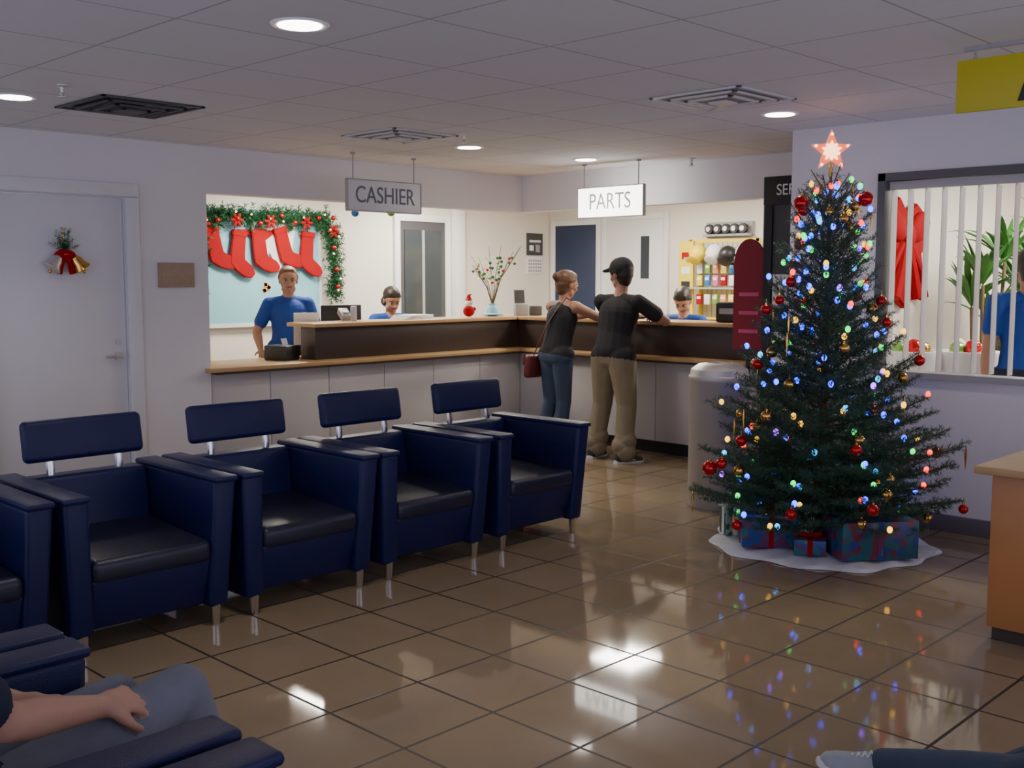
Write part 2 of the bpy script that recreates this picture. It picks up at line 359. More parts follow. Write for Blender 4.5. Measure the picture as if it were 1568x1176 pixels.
# parts shelving
e=empty('merchandise_rack',(10.62,7.0,0))
b=MB()
for y in (-.48,.42):
    b.bx(-.02,.02,y-.025,y+.025,0,2.08,'yell2',bev=.004); b.bx(.18,.21,y-.02,y+.02,0,2.08,'yell2',bev=.004)
for z in (.3,.75,1.15,1.5,1.85): b.bx(-.12,.2,-.5,.45,z,z+.02,'yell2' if z<1.4 else 'grey')
for i in range(14): b.cyl((.21,-.48+i*.068,1.0),(.21,-.48+i*.068,2.05),.004,'grey',seg=6)
b.bx(-.02,.02,-.5,.45,2.04,2.08,'yell2'); b.bx(-.06,-.03,.36,.56,.9,2.06,'yell2')
for i in range(6): b.bx(-.065,-.058,.40,.52,1.0+i*.17,1.08+i*.17,['black','paper','red'][i%3])
b.build('frame',e)
b=MB(); cs=['pink','white','orange','blueb','red','greenb','yell2']
for r_,z in enumerate((1.30,1.52,1.66)):
    for i in range(7):
        y=-.4+i*.11; c=cs[(i*3+r_*2)%7]; b.box((-.06,y,z+.08),(.03,.075,.12),c,bev=.006); b.box((-.077,y,z+.1),(.004,.05,.03),'paper')
for i in range(5): b.box((.0,-.36+i*.17,.87),(.14,.13,.2),['red','blueb','white','yell2','greenb'][i],bev=.01)
b.build('packages',e)
b=MB()
def caphat(b,c,m):
    b.lathe([(.10,0),(.102,.04),(.09,.08),(.055,.115),(.01,.125)],m,c=c,mtx=Matrix.Rotation(R(-60),4,'Y')); b.sph(V(c)+V((-.1,0,-.07)),.09,m,(.9,.9,.12),(0,40,0))
for y,z,m in ((.25,1.90,'yell2'),(.02,1.90,'white'),(-.16,1.88,'black'),(-.38,1.90,'white')): caphat(b,(-.1,y,z),m)
b.build('hats',e)
b=MB()
for i in range(5):
    b.lathe([(.055,-.02),(.06,0),(.055,.02)],'black',c=(.12,-.2+i*.115,2.20),mtx=Matrix.Rotation(R(90),4,'Y')); b.lathe([(.03,-.024),(.032,0),(.03,.03)],'steel',c=(.11,-.2+i*.115,2.20),mtx=Matrix.Rotation(R(90),4,'Y'))
b.bx(.1,.2,-.28,.34,2.115,2.14,'grey'); b.bx(.18,.22,-.28,.34,2.1,2.28,'grey')
b.build('oil_filters',e)

# ---------------------------------------------------------------- hanging signs
def hsign(name,loc,rotz,txt,face,tm,w=.78,h=.25):
    e=empty(name,loc,rotz)
    b=MB(); b.box((0,0,0),(w,.03,h),face,bev=.004)
    b.bx(-w/2-.006,w/2+.006,-.018,.018,-h/2-.008,-h/2,'grey'); b.bx(-w/2-.006,w/2+.006,-.018,.018,h/2,h/2+.008,'grey')
    b.bx(-w/2-.008,-w/2,-.018,.018,-h/2,h/2,'grey'); b.bx(w/2,w/2+.008,-.018,.018,-h/2,h/2,'grey'); b.build('panel',e)
    b=MB(); 
    for x in (-w*.42,w*.42): b.cyl((x,0,h/2),(x,0,H-loc[2]),.005,'grey',seg=8); b.cyl((x,0,H-loc[2]-.015),(x,0,H-loc[2]),.02,'grey')
    b.build('hanging_rods',e)
    text(txt,h*.78,tm,(0,-.0165,0),(90,0,0),e,sx=.84)
hsign('cashier_sign',(5.80,7.19,2.315),0,'CASHIER','signg','signtxt')
hsign('parts_sign',(7.54,6.15,2.31),-90,'PARTS','signw','signtxt2',w=.74,h=.26)
# yellow sign
e=empty('yellow_hanging_sign',(4.94,1.55,2.49),-90)
b=MB(); b.box((0,0,0),(.95,.025,.23),'yellow',bev=.003); b.build('panel',e)
b=MB(); b.cyl((-.4,0,.11),(-.4,0,.17),.006,'grey'); b.cyl((.4,0,.11),(.4,0,.17),.006,'grey'); b.bx(-.45,.45,-.01,.01,.155,.17,'grey'); b.build('hanger',e)
b=MB(); b.prism([(0,-.09),(.05,-.09),(.09,.0),(.13,-.09),(.18,-.09),(.11,.1),(.06,.1)],.004,'black',Matrix.Translation((-.205,-.015,0))); b.build('glyph',e)

# ornaments hung from soffit
for i,(x,z,m) in enumerate(((5.94,2.21,'blueb'),(6.35,2.23,'greenb'))):
    b=MB(); b.sph((0,0,0),.035,m); b.cyl((0,0,.033),(0,0,.045),.01,'gold'); b.cyl((0,0,.04),(0,0,2.3-z),.0015,'grey',seg=5); b.build('hanging_bauble',loc=(x,7.78,z))

# ---------------------------------------------------------------- ceiling fittings
for x,y in ((2.59,3.74),(2.465,6.37),(5.90,6.25),(7.22,6.17),(6.08,3.60)):
    b=MB(); b.lathe([(.085,-.004),(.115,-.008),(.12,-.002),(.12,0)],'white'); b.lathe([(.0,-.006),(.09,-.009),(.088,-.004)],'emitw'); b.build('recessed_downlight',loc=(x,y,H))
    l=bpy.data.lights.new('downlight_lamp','SPOT'); l.energy=52; l.spot_size=R(130); l.spot_blend=.9; l.shadow_soft_size=.09; l.color=(1,.90,.78)
    lo=bpy.data.objects.new('downlight_lamp',l); COL.objects.link(lo); lo.location=(x,y,H-.02)
def vent(loc,s,dark):
    b=MB(); fm='dgrey' if dark else 'signg'
    for i in range(3 if not dark else 4):
        a=s/2*(1-i*.24); t=.025
        z=-.006-.008*i
        for sx,sy,lx,ly in ((0,-1,2*a,t),(0,1,2*a,t),(-1,0,t,2*a),(1,0,t,2*a)):
            b.box((sx*(a-t/2),sy*(a-t/2),z),(lx,ly,.01),fm,bev=.002)
    b.box((0,0,-.002),(s*.98,s*.98,.003),'black' if dark else 'grey'); b.box((0,0,-.03),(s*.2,s*.2,.01),fm)
    b.build('ceiling_air_vent',loc=loc)
vent((3.09,6.24,H),.64,True); vent((5.32,3.52,H),.6,False); vent((5.07,6.10,H),.6,False)
for x,y in ((2.5,5.81),(5.34,5.71),(7.80,5.47)):
    b=MB(); b.lathe([(.035,0),(.035,-.006),(.012,-.012),(.01,-.04),(.016,-.045),(.008,-.06)],'steel',seg=14); b.lathe([(.028,-.062),(.028,-.066)],'steel',seg=14)
    b.build('fire_sprinkler',loc=(x,y,H))
def troffer(x,y,p,s=.58):
    b=MB(); b.box((0,0,-.006),(s+.06,s+.06,.012),'white',bev=.003); b.box((0,0,-.014),(s,s,.006),'troff'); b.build('fluorescent_troffer',loc=(x,y,H))
    l=bpy.data.lights.new('troffer_lamp','AREA'); l.energy=p; l.size=s; l.color=(1,.91,.78); lo=bpy.data.objects.new('troffer_lamp',l); COL.objects.link(lo); lo.location=(x,y,H-.03)
troffer(9.3,7.3,50); troffer(6.3,8.8,42); troffer(9.5,5.3,42); troffer(8.2,9.0,36)
troffer(8.4,2.3,45); troffer(10.0,2.3,45); troffer(8.4,.3,36)
wd=bpy.data.worlds.new('world'); scn.world=wd; wd.use_nodes=True; bg=wd.node_tree.nodes['Background']; bg.inputs[0].default_value=(.76,.76,1,1); bg.inputs[1].default_value=1.6

# ---------------------------------------------------------------- chairs
def chair(x,y,rotz=0):
    e=empty('blue_armchair',(x,y,0),rotz)
    b=MB()
    for s in (-1,1):
        bi,bo,ti,to=.275*s,.375*s,.295*s,.41*s
        b.hexa([(bi,-.36,.09),(bo,-.36,.09),(bo,.36,.09),(bi,.36,.09)],[(ti,-.40,.70),(to,-.40,.70),(to,.38,.70),(ti,.38,.70)],'leather',bev=.022)
        b.box((.353*s,-.01,.703),(.122,.80,.03),'leather',bev=.013)
    b.build('arms',e)
    b=MB()
    b.hexa([(-.285,-.31,.10),(.285,-.31,.10),(.285,.30,.10),(-.285,.30,.10)],[(-.29,-.37,.34),(.29,-.37,.34),(.29,.30,.34),(-.29,.30,.34)],'leather',bev=.02)
    b.build('seat_base',e)
    b=MB(); b.box((0,-.06,.385),(.575,.64,.11),'leather2',rot=(3,0,0),bev=.035,seg=4); b.build('seat_cushion',e)
    b=MB(); b.hexa([(-.29,.20,.33),(.29,.20,.33),(.29,.36,.13),(-.29,.36,.13)],[(-.295,.25,.70),(.295,.25,.70),(.295,.375,.70),(-.295,.375,.70)],'leather',bev=.025); b.build('lower_back',e)
    b=MB(); b.box((0,.315,.865),(.59,.06,.20),'leather',rot=(-9,0,0),bev=.026,seg=4); b.build('head_pad',e)
    b=MB()
    for s in (-1,1): b.tube([(s*.17,.30,.66),(s*.17,.30,.74),(s*.17,.318,.83)],.013,'chrome',k=1.6,ax=(1,0,0))
    b.build('posts',e)
    b=MB()
    for s in (-1,1):
        for yy in (-.33,.32): b.lathe([(.0,.0),(.016,.0),(.019,.01),(.027,.10),(.03,.11)],'chrome',c=(s*.32,yy,0),seg=14)
    b.build('legs',e); return e
for x in (1.38,2.235,3.085,3.925,4.80): chair(x,4.80)
for y in (3.15,2.29,1.43): chair(.72,y,90)
e=empty('waiting_chair',(2.63,.32,0),152)
b=MB(); b.box((0,0,.41),(.5,.5,.07),'leather',bev=.025); b.box((0,.27,.72),(.48,.05,.36),'leather',rot=(-10,0,0),bev=.02)
for s in (-1,1):
    b.tube([(s*.23,-.2,.38),(s*.24,-.22,.012)],.012,'chrome'); b.tube([(s*.23,.2,.38),(s*.24,.24,.012)],.012,'chrome'); b.tube([(s*.22,.22,.38),(s*.22,.28,.6)],.012,'chrome')
    b.sph((s*.24,-.22,.012),.014,'black',(1,1,.8)); b.sph((s*.24,.24,.012),.014,'black',(1,1,.8))
b.build('seat',e)

# ---------------------------------------------------------------- christmas tree
TX,TY=6.0,3.2
tree=empty('christmas_tree',(TX,TY,0))
zs=[.15,.35,.6,.85,1.1,1.4,1.7,2.0,2.25]; rs=[.62,.86,.78,.64,.49,.38,.29,.20,.10]
P0=[];P1=[];stems=[];tips=[]
NB=225
ga=2.39996
for i in range(NB):
    f=(i+.5)/NB; z=.16+1.98*(f**1.15)
    rad=np.interp(z,zs,rs)*rng.uniform(.74,1.08)
    az=i*ga+rng.uniform(-.2,.2); el=R(np.interp(z,[.2,.6,1.2,1.8,2.2],[-4,8,25,42,60]))+rng.uniform(-.08,.08)
    if math.cos(az)>0: rad=min(rad,.79/max(math.cos(az),.01))
    z0=max(.1,z-rad*math.tan(el)*.55)
    n=7; path=[]
    for k in range(n):
        t=k/(n-1); r_=rad*t; zz=z0+rad*math.tan(el)*t-.06*math.sin(t*math.pi)*rad+.08*rad*t*t
        path.append(np.array([r_*math.cos(az),r_*math.sin(az),zz]))
    L=rad
    stems.append((path,.007*(1-.5*f)+.002))
    for k in range(n-1): 
        if k>=1 or z>1.6: P0.append(path[k]);P1.append(path[k+1])
    tips.append(path)
    nt=max(3,int(L/.048))
    for k in range(nt):
        t=.22+.74*k/nt; fi=t*(n-1); a=int(fi); p=path[a]+(path[a+1]-path[a])*(fi-a); d=path[a+1]-path[a]; d/=np.linalg.norm(d)
        side=np.cross(d,[0,0,1]); side/=np.linalg.norm(side)
        for s in (-1,1):
            ll=(.07+.22*L*(1-t)+.03)*rng.uniform(.7,1.15)
            q=d*.75+side*s*.75+np.array([0,0,rng.uniform(-.12,.22)]); q/=np.linalg.norm(q)
            P0.append(p);P1.append(p+q*ll)
            if ll>.11:
                for s2 in (-1,1):
                    pp=p+q*ll*.5; q2=q*.8+np.cross(q,[0,0,1])*s2*.6; q2/=np.linalg.norm(q2); P0.append(pp);P1.append(pp+q2*ll*.42)
needles('needles',P0,P1,230,.022,.0036,'needle',tree,.6)
b=MB(); b.tube([(0,0,.02),(0,0,.8),(0.01,0,1.6),(0,.0,2.3)],[.04,.03,.017,.006],'bark',10)
for path,r_ in stems: b.tube([tuple(p) for p in path[::2]],[r_,r_*.85,r_*.65,r_*.4],'bark',5)
P0=np.array(P0);P1=np.array(P1)
b.build('trunk_and_branches',tree)
t3=np.cross(P1-P0,[.3,.2,.9]); t3/=np.linalg.norm(t3,axis=1)[:,None]; t3*=.0016
vv=np.stack([P0-t3,P0+t3,P1+t3*.5,P1-t3*.5],1).reshape(-1,3); arrmesh('twigs',vv,np.arange(len(vv)).reshape(-1,4),'bark',tree)
b=MB(); Q0=[];Q1=[]
for k in range(9):
    a=k*ga; p0=(0,0,1.93+.03*k); p1=(.17*math.cos(a)*(1.1-k*.07),.17*math.sin(a)*(1.1-k*.07),2.15+.022*k); b.tube([p0,p1],[.005,.003],'bark',5); Q0.append(p0);Q1.append(p1)
Q0.append((0,0,2.0));Q1.append((0,0,2.30)); b.build('leader_shoots',tree); needles('leader_needles',Q0,Q1,240,.02,.003,'needle',tree)
# star
b=MB()
def starpts(ro,ri): return [((ro if i%2==0 else ri)*math.sin(i*math.pi/5),(ro if i%2==0 else ri)*math.cos(i*math.pi/5)) for i in range(10)]
mx=Matrix.Translation((0.0,0,2.39))@Matrix.Rotation(R(-45),4,'Z')
b.prism(starpts(.125,.055),.02,'starr',mx)
for i in range(10):
    x,z=starpts(.10,.045)[i]; 
    for s in (-1,1): b.ico(mx@V((x,s*.014,z)),.010,'stary')
b.prism(starpts(.065,.032),.032,'stary',mx); b.cyl((0,0,2.24),(0,0,2.32),.012,'gold'); b.build('star_topper',tree)
# lights, baubles, icicles
b=MB(); cols='bbbbbbccggrryypbg'
for i in range(220):
    path=tips[int(NB*rng.random()**.9)]; t=rng.uniform(.62,1.0)*6; a=min(int(t),5); p=path[a]+(path[a+1]-path[a])*(t-a)
    p=V(p)+V((0,0,.018))
    b.sph(p,.0165,'L'+cols[int(rng.integers(len(cols)))],(1,1,1.2),u=8,v=6)
b.build('fairy_lights',tree)
b=MB()
for i in range(60):
    path=tips[int(NB*rng.random())]; p=V(path[6 if i%2 else 5])-V((0,0,.05))
    m='redgloss' if i%2 else 'gold'
    b.sph(p,.033 if i%3 else .028,m,u=16,v=10); b.cyl(p+V((0,0,.028)),p+V((0,0,.042)),.008,'gold',seg=8); b.cyl(p+V((0,0,.04)),p+V((0,0,.065)),.001,'gold',seg=4)
for i in range(26):
    path=tips[int(NB*rng.random())]; p=V(path[6])
    b.tube([p,p-V((0,0,.05)),p-V((0,0,.14))],[.002,.008,.001],'gold',6)
for x,y,z in ((-.16,.10,2.08),(.06,-.20,2.10),(-.73,.33,.52)): b.sph((x,y,z),.045,'redgloss'); b.cyl((x,y,z+.04),(x,y,z+.055),.01,'gold')
b.build('baubles',tree)
# skirt
t=MB(); tb=bmesh.new(); nseg=96; c0=tb.verts.new((0,0,.03)); rings=[]
for k,(rr,zz) in enumerate(((.2,.028),(.4,.022),(.56,.016),(.65,.012),(.665,.002))):
    wv=lambda a: (.035*math.cos(a*11)+.03*math.sin(a*5+1) if k>=3 else 0)
    rings.append([tb.verts.new((rr*(1+wv(a))*math.cos(a),rr*(1+wv(a))*math.sin(a),zz+(.008*math.sin(a*17+k) if k<4 else 0))) for a in [2*math.pi*j/nseg for j in range(nseg)]])
for j in range(nseg): tb.faces.new((c0,rings[0][j],rings[0][(j+1)%nseg]))
for a,c in zip(rings,rings[1:]):
    for j in range(nseg): tb.faces.new((a[j],c[j],c[(j+1)%nseg],a[(j+1)%nseg]))
t.take(tb,'skirt'); t.build('tree_skirt',tree)
def gift(x,y,sx,sy,sz,rz,m,rib):
    b=MB(); b.box((0,0,sz/2+.03),(sx,sy,sz),m,bev=.004)
    b.box((0,0,sz/2+.03),(.03,sy+.004,sz+.004),rib); b.box((0,0,sz/2+.03),(sx+.004,.03,sz+.004),rib)
    for s in (-1,1): b.sph((s*.035,0,sz+.05),.035,rib,(1,.5,.5),(0,s*-20,0)); b.tube([(0,0,sz+.035),(s*.04,.03,sz+.036),(s*.07,.05,sz+.034)],.006,rib)
    b.sph((0,0,sz+.05),.014,rib); b.build('gift_box',loc=(x,y,0),rotz=rz)
gift(5.66,3.36,.34,.26,.20,-52,'wrap1','red'); gift(5.84,2.80,.46,.28,.22,-38,'wrap2','wrap1')
gift(5.98,3.70,.24,.2,.22,-40,'wrap2','greenb'); gift(5.72,3.66,.12,.10,.17,-30,'wrap3','paper'); gift(5.62,3.06,.18,.14,.09,-60,'wrap1','red')

# ---------------------------------------------------------------- trash can, desk, displays
e=empty('steel_trash_can',(6.46,4.26,0))
b=MB(); b.lathe([(.0,.0),(.20,.0),(.21,.02),(.21,.90),(.217,.91),(.217,.94),(.21,.95)],'binsteel',seg=40); b.lathe([(.21,.95),(.20,.99),(.15,1.025),(.09,1.035),(.088,1.02)],'steel',seg=40); b.lathe([(0,1.015),(.088,1.015),(.088,1.02)],'black',seg=30)
b.build('body',e)
e=empty('wooden_desk',(5.25,1.25,0))
b=MB(); b.bx(-.35,.0+.35,-.5,.53,0.06,.765,'wood',bev=.004); b.bx(-.33,.33,-.48,.51,0,.06,'dkbrown'); b.bx(-.42,.40,-.54,.59,.765,.80,'tan',bev=.008)
for z in (.10,.32,.54): b.bx(-.362,-.35,-.46,.02,z,z+.2,'wood',bev=.003); b.bx(-.38,-.362,-.28,-.14,z+.15,z+.16,'steel')
b.build('cabinet',e)
b=MB(); b.box((-.2,.3,.93),(.02,.22,.28),'paper',rot=(0,-15,0),bev=.003); b.bx(-.26,-.1,.2,.4,.8,.81,'grey'); b.build('brochure_holder',e)
e=empty('service_display_stand',(7.5,4.27,0),-90)
b=MB(); b.bx(-.28,.28,-.03,.03,2.2,2.42,'black',bev=.005); b.bx(-.27,-.2,-.03,.03,0,2.2,'black'); b.bx(.2,.27,-.03,.03,0,2.2,'black'); b.bx(-.2,.2,-.01,.02,.2,2.2,'dgrey'); b.bx(-.3,.3,-.2,.2,0,.04,'black',bev=.005)
for z in (.5,.95,1.4): b.bx(-.2,.2,-.09,0,z,z+.02,'grey'); b.bx(-.17,.17,-.05,-.02,z+.02,z+.26,'paper')
b.build('stand',e); text('SERVICE',.12,'paper',(.03,-.033,2.31),(90,0,0),e,sx=.9)
e=empty('red_promo_sign',(7.6,4.74,0),-75)
b=MB(); ol=[(-.13,1.05),(.13,1.05),(.13,1.75)]+[(.13*math.cos(a),1.75+.2*math.sin(a)) for a in [math.pi*k/10 for k in range(1,10)]]+[(-.13,1.75)]
b.prism(ol,.03,'maroon',bev=.004); b.cyl((0,0,.02),(0,0,1.06),.018,'black'); b.lathe([(.13,0),(.13,.015),(.03,.03)],'black')
for z in (1.2,1.35,1.5): b.box((0,-.018,z),(.16,.004,.03),'pink')
b.build('sign',e)

# ---------------------------------------------------------------- window with blinds and lobby beyond
e=empty('window_1',(6.91,2.15,0))
b=MB(); 
b.bx(-.08,.07,-1.15,-1.10,.98,2.32,'frame'); b.bx(-.08,.07,1.10,1.15,.98,2.32,'frame'); b.bx(-.08,.07,-1.15,1.15,2.27,2.32,'frame'); b.bx(-.09,.07,-1.15,1.15,.98,1.02,'grey'); b.build('frame',e)
b=MB(); b.bx(-.03,.03,-1.09,1.09,2.215,2.265,'slat')
y=-1.06
while y<1.08:
    b.box((0,y,1.62),(.085,.0025,1.18),'slat'); y+=.112
b.build('vertical_blinds',e)
def fronds(b,base,n,L,m,up=1.0,wid=.03):
    for i in range(n):
        a=i*2.4+rng.uniform(-.3,.3); l=L*rng.uniform(.7,1.1); o=rng.uniform(.35,.9)
        pts=[V(base)+V((math.cos(a)*l*o*t,math.sin(a)*l*o*t,l*up*(t*1.1-.75*t*t*o))) for t in [k/6 for k in range(7)]]
        b.tube(pts,[.003,wid*.5,wid*.9,wid,wid*.8,wid*.45,.003],m,6,k=.2,ax=(0,0,1))
def potplant(x,y,h,n,L):
    e=empty('potted_plant',(x,y,0)); b=MB(); b.lathe([(.0,0),(.13,0),(.18,.3),(.19,.32),(.17,.32),(.16,.28)],'dgrey'); b.lathe([(0,.28),(.16,.28)],'bark'); b.build('pot',e)
    b=MB(); 
    for k in range(4): 
        q=(.06*math.cos(k*1.6),.06*math.sin(k*1.6)); b.tube([(q[0],q[1],.27),(q[0]*2,q[1]*2,h*(.7+.1*k))],.014,'bark',7); fronds(b,(q[0]*2,q[1]*2,h*(.7+.1*k)),n,L,'plant')
    b.build('foliage',e)
potplant(8.75,3.28,1.75,18,.5); potplant(9.1,3.0,1.85,16,.55); potplant(9.7,3.2,1.8,14,.5)
e=empty('red_bow_decoration',(8.30,3.80,1.72))
b=MB(); K=1.45
b.prism([(x*K,z) for x,z in [(-.08,.56),(.02,.44),(.14,.52),(.27,.42),(.31,.2),(.22,.1),(.3,-.28),(.16,-.24),(.03,-.34),(-.08,-.24),(-.26,-.28),(-.22,.05),(-.3,.2),(-.22,.46)]],.06,'red',Matrix.Translation((0,-.01,0)),bev=.02)
b.sph((0,-.05,.24),.09,'red',(1,.7,1.2))
for s in (-1,1):
    b.sph((s*.21,-.05,.32),.18,'red',(1,.3,.62),(0,s*-25,0)); b.tube([(0,-.04,.24),(s*.1,-.05,0),(s*.2,-.045,-.24)],[.03,.045,.06],'red',8); b.tube([(s*.05,-.04,.2),(s*.26,-.045,-.02),(s*.36,-.04,-.24)],[.03,.035,.045],'red',8)
b.build('bow',e)
for x,y in ((7.72,3.44),(7.95,3.10)):
    b=MB(); b.lathe([(0,0),(.2,0),(.21,.02),(.22,.5),(.21,1.03),(.225,1.06),(.225,1.10),(.19,1.10),(.19,1.06),(0,1.06)],'white',seg=30)
    for k in range(5): b.sph((.09*math.cos(k*1.3),.09*math.sin(k*1.3),1.11+.02*(k%2)),.06,['white','skirt','greenb','redgloss','gold'][k])
    b.build('white_drum_planter',loc=(x,y,0))
e=empty('lit_garland',(8.35,3.02,0)); P0_=[];P1_=[]; b=MB(); b.cyl((0,0,0),(0,0,1.55),.012,'bark'); b.lathe([(.15,0),(.15,.02),(.02,.03)],'dgrey')
for i in range(120):
    z=.3+1.2*i/120; a=i*.9; r_=.11; P0_.append((0,0,z));P1_.append((r_*math.cos(a),r_*math.sin(a),z+.03))
    if i%3==0: b.ico((.1*math.cos(a+1),.1*math.sin(a+1),z),.011,'Ly')
b.build('lights',e); needles('greenery',P0_,P1_,150,.04,.006,'garl',e)

# ---------------------------------------------------------------- counter objects
def monitor(x,y,z,rz,w=.36,h=.24):
    e=empty('computer_monitor',(x,y,z),rz); b=MB(); b.box((0,0,.12+h/2),(w,.03,h),'black',bev=.006); b.box((0,-.016,.12+h/2),(w-.03,.003,h-.03),'glassdk'); b.cyl((0,.01,.01),(0,.015,.16),.018,'black'); b.lathe([(.09,0),(.09,.012),(.02,.02)],'black'); b.build('screen',e)
monitor(6.14,8.28,.916,165,.40,.34)
monitor(8.6,5.42,.916,70,.42,.3)
e=empty('receipt_printer',(5.30,8.02,.916),20); b=MB(); b.box((0,0,.065),(.2,.24,.13),'black',bev=.012); b.box((0,-.02,.132),(.12,.02,.006),'dgrey'); b.box((0,-.03,.16),(.08,.002,.06),'paper',rot=(-20,0,0)); b.build('housing',e)
e=empty('card_terminal',(5.93,7.95,1.25),-15); b=MB(); b.box((0,0,.05),(.09,.14,.06),'grey',rot=(30,0,0),bev=.008); b.box((0,-.03,.08),(.06,.04,.006),'paper',rot=(30,0,0)); b.box((.1,.02,.055),(.05,.05,.14),'signg',bev=.01); b.build('housing',e)
e=empty('paper_stack',(6.75,7.97,1.236),5); b=MB()
for i in range(5): b.box((0.01*i,.004*i,.004+.008*i),(.34,.24,.007),'paper',rot=(0,0,i*4-6))
b.build('sheets',e)
e=empty('snowman_figurine',(7.52,7.98,1.244)); b=MB(); b.sph((0,0,.05),.06,'red',(1,1,.95)); b.sph((0,0,.13),.042,'paper'); b.sph((0,0,.165),.036,'redgloss',(1,1,.6)); b.tube([(0,0,.16),(.0,0,.21),(.03,0,.22)],[.034,.015,.006],'red'); b.sph((.035,0,.22),.012,'paper'); b.sph((0,-.04,.128),.008,'orange')
for s in (-1,1): b.sph((s*.015,-.038,.14),.005,'black'); b.sph((s*.055,-.02,.07),.02,'red')
b.build('body',e)
e=empty('twig_tree_in_vase',(7.86,7.98,1.236)); b=MB(); b.lathe([(0,0),(.05,0),(.075,.03),(.07,.08),(.04,.11),(.042,.13),(.034,.13)],'cyan')
b.sph((0,0,.02),.13,'cyan',(1,1,.12))
for i in range(11):
    a=i*2.4; l=.35+.28*rng.random(); o=.45; p=[V((0,0,.1)),V((o*.3*math.cos(a)*l,o*.3*math.sin(a)*l,.1+l*.45)),V((o*1.1*math.cos(a)*l,o*1.1*math.sin(a)*l,.1+l))]
    b.tube(p,[.005,.004,.002],'bark',5)
    for k in (.6,.75,.9):
        q=p[1].lerp(p[2],k-.4); b.tube([q,q+V((rng.uniform(-.07,.07),rng.uniform(-.07,.07),.06))],[.003,.0015],'bark',4); b.sph(q+V((rng.uniform(-.06,.06),rng.uniform(-.06,.06),.05)),.016,['greenb','garl','garl','redgloss'][int(rng.integers(4))],u=8,v=6)
b.build('twigs',e)
e=empty('desk_organizer',(8.15,7.85,1.236),-30); b=MB(); b.box((0,0,.06),(.14,.1,.12),'grey',bev=.008); b.box((0,.02,.15),(.12,.006,.10),'paper'); b.box((.16,0,.05),(.12,.1,.1),'dgrey',bev=.01); b.box((-.02,-.01,.2),(.11,.005,.14),'dgrey',rot=(-10,0,0)); b.build('tray',e)
e=empty('label_printer',(8.28,5.35,1.236),-80); b=MB(); b.box((0,0,.09),(.22,.2,.18),'black',bev=.02); b.box((0,-.1,.1),(.14,.006,.05),'grey'); b.build('housing',e)

